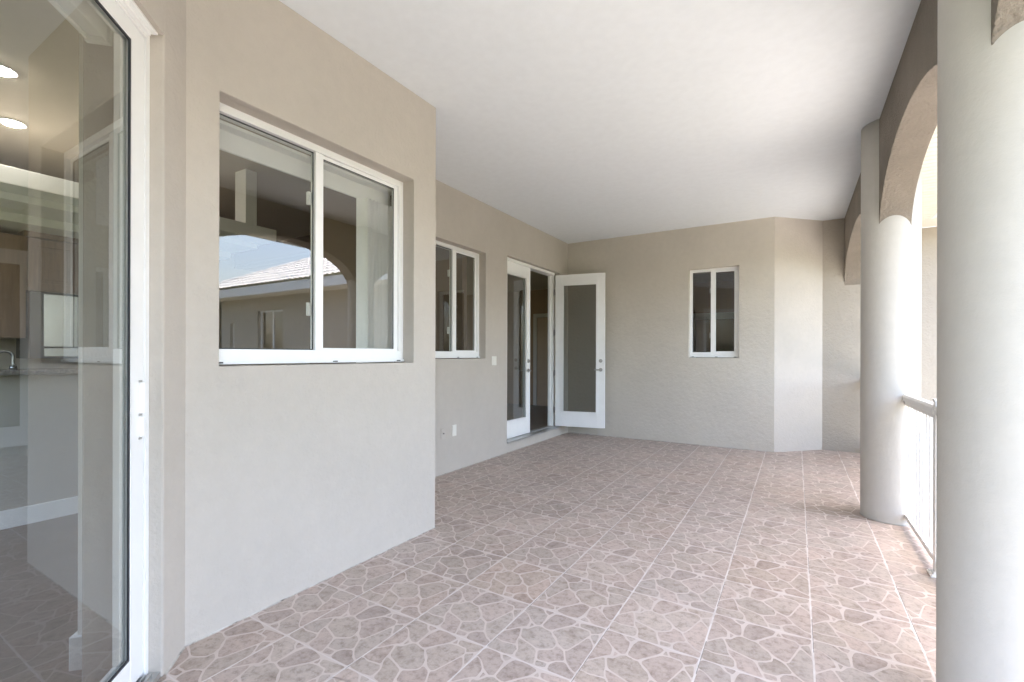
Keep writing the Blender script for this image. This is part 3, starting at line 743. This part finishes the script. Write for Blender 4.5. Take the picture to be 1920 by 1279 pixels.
# hip roof with barrel tiles: profiled strips up the slope
def roof_plane(bm, o, eu, es, length, run_fn, pitch=.22, amp=.03):
    """o eave corner; eu unit along eave; es unit vector up the slope; run_fn(u)->slope length at u; barrel tile courses"""
    nrm = eu.cross(es).normalized()
    if nrm.z < 0: nrm = -nrm
    du = pitch/8; n = int(length/du); course = .38; prev = None
    for i in range(n+1):
        u = i*du; ph = (u/pitch)*2*math.pi; h = amp*(1+math.cos(ph))/2
        Ls = max(0.01, run_fn(u)); m = max(1, math.ceil(Ls/course)); colv = []
        for k in range(24):
            s0, s1 = min(k*course, Ls), min((k+1)*course, Ls)
            colv.append(bm.verts.new(o+eu*u+es*s0+nrm*(h+.045))); colv.append(bm.verts.new(o+eu*u+es*s1+nrm*(h+.008)))
        if prev:
            for k in range(len(colv)-1):
                try: bm.faces.new((prev[k], colv[k], colv[k+1], prev[k+1]))
                except ValueError: pass
        prev = colv
pit = .5; sl = math.sqrt(1+pit*pit)
bm = bmesh.new(); z0 = SO+.27
ex0, ex1 = .55, W+OV; depth = 3.4
es = Vector((0,1/sl,pit/sl))
roof_plane(bm, Vector((ex0,-OV-.06,z0)), Vector((1,0,0)), es, ex1-ex0, lambda u: min(depth, (ex1-ex0)-u)*sl)
es2 = Vector((-1/sl,0,pit/sl))
roof_plane(bm, Vector((ex1+.06,-OV,z0)), Vector((0,1,0)), es2, depth*2, lambda u: min(u, depth*2-u)*sl)
bmesh.ops.dissolve_degenerate(bm, dist=1e-5, edges=bm.edges)
r = link('roof', bm, M['rooftile'], t)
# hip cap and ridge
bm = bmesh.new()
def cap(bm, a, b, r=.09):
    d = (b-a); n = int(d.length/.35); 
    for k in range(n):
        p, q = a+d*(k/n), a+d*((k+1.12)/n); ax = d.normalized(); s = ax.cross(Vector((0,0,1))).normalized(); u = s.cross(ax)
        ra, rb = r, r*.82; ring = []
        for c, rr in ((p, ra), (q, rb)): ring.append([bm.verts.new(c+s*rr*math.cos(R(18*i))+u*rr*math.sin(R(18*i))) for i in range(11)])
        for i in range(10): bm.faces.new((ring[0][i], ring[0][i+1], ring[1][i+1], ring[1][i]))
cap(bm, Vector((ex1+.03,-OV-.03,z0+.03)), Vector((ex1-depth,-OV+depth,z0+pit*depth+.03)))
cap(bm, Vector((ex1-depth,-OV+depth,z0+pit*depth+.03)), Vector((ex0,-OV+depth,z0+pit*depth+.03)))
link('ridge_cap', bm, M['rooftile'], r)

# ------------------------------------------------------------------ trees and hedge outside (seen in the panes)
def tree(name, x, y, hgt, rad, lab, mat, n=2600, seed=1):
    rg = random.Random(seed)
    t = thing(name, lab, 'tree', (x, y, GZ), 0, 'trees beyond the court')
    bm = bmesh.new(); cyl(bm, 0, 0, 0, hgt*.55, .16, .09, seg=12)
    tips = []
    for k in range(7):
        a = k*2.4+rg.random(); z0 = hgt*(.38+.03*k); e = Vector((math.cos(a)*rad*.7, math.sin(a)*rad*.7, hgt*(.62+.05*k)))
        s = Vector((0,0,z0)); ax = (e-s).normalized(); sd = ax.cross(Vector((0,0,1))).normalized(); u = sd.cross(ax)
        r0 = [bm.verts.new(s+(sd*math.cos(i)+u*math.sin(i))*.07) for i in (0,1.05,2.1,3.14,4.2,5.25)]
        r1 = [bm.verts.new(e+(sd*math.cos(i)+u*math.sin(i))*.02) for i in (0,1.05,2.1,3.14,4.2,5.25)]
        for i in range(6): bm.faces.new((r0[i], r0[(i+1) % 6], r1[(i+1) % 6], r1[i]))
        tips.append(e)
    link('trunk', bm, M['bark'], t)
    bm = bmesh.new(); tips += [Vector((rg.gauss(0,.4)*rad, rg.gauss(0,.4)*rad, hgt*rg.uniform(.6,.95))) for _ in range(9)]
    for k in range(n):
        c = rg.choice(tips); p = c+Vector((rg.gauss(0,1), rg.gauss(0,1), rg.gauss(0,.8)))*rad*.27
        a = Vector((rg.gauss(0,1), rg.gauss(0,1), rg.gauss(0,1))).normalized(); b = a.cross(Vector((rg.gauss(0,1), rg.gauss(0,1), rg.gauss(0,1)))).normalized(); s = rg.uniform(.09,.2)
        bm.faces.new([bm.verts.new(q) for q in (p+a*s, p+b*s*.5, p-a*s, p-b*s*.5)])
    link('crown', bm, mat, t, merge=False)
for k, (x, y, h, r) in enumerate(((7.5,-15,4.9,1.9),(11.5,-14,5.6,2.2),(16.5,-11,5.4,2.4),(18.5,-4,4.8,2.0),(20,2.5,5.2,2.1),(4.0,-17,5.2,2.1))):
    tree('broadleaf_tree', x, y, h, r, ['round green tree beyond the pool deck, behind the camera', 'tall green tree at the deck corner, behind the camera', 'largest broad green tree beyond the deck', 'lower light green tree right of the court', 'green tree opposite the arches', 'green tree farthest behind the camera'][k], M['leaf2'] if k in (1, 3) else M['leaf'], seed=k+2)
bm = bmesh.new(); rg = random.Random(9)
for k in range(9000):
    side = rg.random() < .5
    p = Vector((rg.uniform(1,19), -16+rg.gauss(0,.4), GZ+rg.random()**.7*3.0)) if side else Vector((19+rg.gauss(0,.4), rg.uniform(-16,14), GZ+rg.random()**.7*3.0))
    a = Vector((rg.gauss(0,1), rg.gauss(0,1), rg.gauss(0,1))).normalized(); b = a.cross(Vector((rg.gauss(0,1), rg.gauss(0,1), rg.gauss(0,1)))).normalized(); s = rg.uniform(.1,.2)
    bm.faces.new([bm.verts.new(q) for q in (p+a*s, p+b*s*.6, p-a*s, p-b*s*.6)])
o = link('hedge', bm, M['leaf'], merge=False); tag(o, 'clipped green hedge along the far edge of the lawn', 'hedge')

# ------------------------------------------------------------------ light
w = bpy.data.worlds.new('World'); SC.world = w; w.use_nodes = True; nt = w.node_tree
SUN_EL, SUN_AZ = R(76), R(55)                               # azimuth measured from +Y towards +X
sk = nt.nodes.new('ShaderNodeTexSky'); sk.sky_type = 'NISHITA'; sk.sun_disc = False
sk.sun_elevation = SUN_EL; sk.sun_rotation = SUN_AZ; sk.air_density = 1.0; sk.dust_density = 3.0; sk.ozone_density = 1.0
bg = nt.nodes['Background']; bg.inputs['Strength'].default_value = .15
nt.links.new(sk.outputs[0], bg.inputs['Color'])
ld = bpy.data.lights.new('sun', 'SUN'); ld.energy = 3.0; ld.angle = R(.5); ld.color = (1, .97, .93)
so = bpy.data.objects.new('sun', ld); C.objects.link(so)
sd = Vector((math.sin(SUN_AZ)*math.cos(SUN_EL), math.cos(SUN_AZ)*math.cos(SUN_EL), math.sin(SUN_EL)))
so.rotation_euler = sd.to_track_quat('Z', 'Y').to_euler()

# ------------------------------------------------------------------ camera
cam = bpy.data.cameras.new('camera'); co = bpy.data.objects.new('camera', cam); C.objects.link(co)
yaw, roll = R(31.26), R(.14)
fw = Vector((-math.sin(yaw), math.cos(yaw), 0)); rt = Vector((math.cos(yaw), math.sin(yaw), 0)); up = Vector((0,0,1))
r2 = rt*math.cos(roll)+up*math.sin(roll); u2 = up*math.cos(roll)-rt*math.sin(roll)
m = Matrix((( r2.x, u2.x, -fw.x, 0), (r2.y, u2.y, -fw.y, 0), (r2.z, u2.z, -fw.z, 1.41), (0,0,0,1)))
co.matrix_world = m
cam.sensor_width = 36; cam.lens = 878.575/1920*36; cam.shift_y = 25.06/1920; cam.clip_start = .02; cam.clip_end = 1000
SC.camera = co

# ------------------------------------------------------------------ render settings
SC.render.engine = 'CYCLES'
cy = SC.cycles; cy.use_denoising = True; cy.max_bounces = 12; cy.diffuse_bounces = 7; cy.glossy_bounces = 6; cy.transparent_max_bounces = 16
cy.sample_clamp_indirect = 8; cy.caustics_reflective = False; cy.caustics_refractive = False
SC.view_settings.view_transform = 'Standard'; SC.view_settings.look = 'None'; SC.view_settings.gamma = 1
SC.view_settings.exposure = 3.4
SC.view_settings.use_white_balance = True; SC.view_settings.white_balance_temperature = 6950
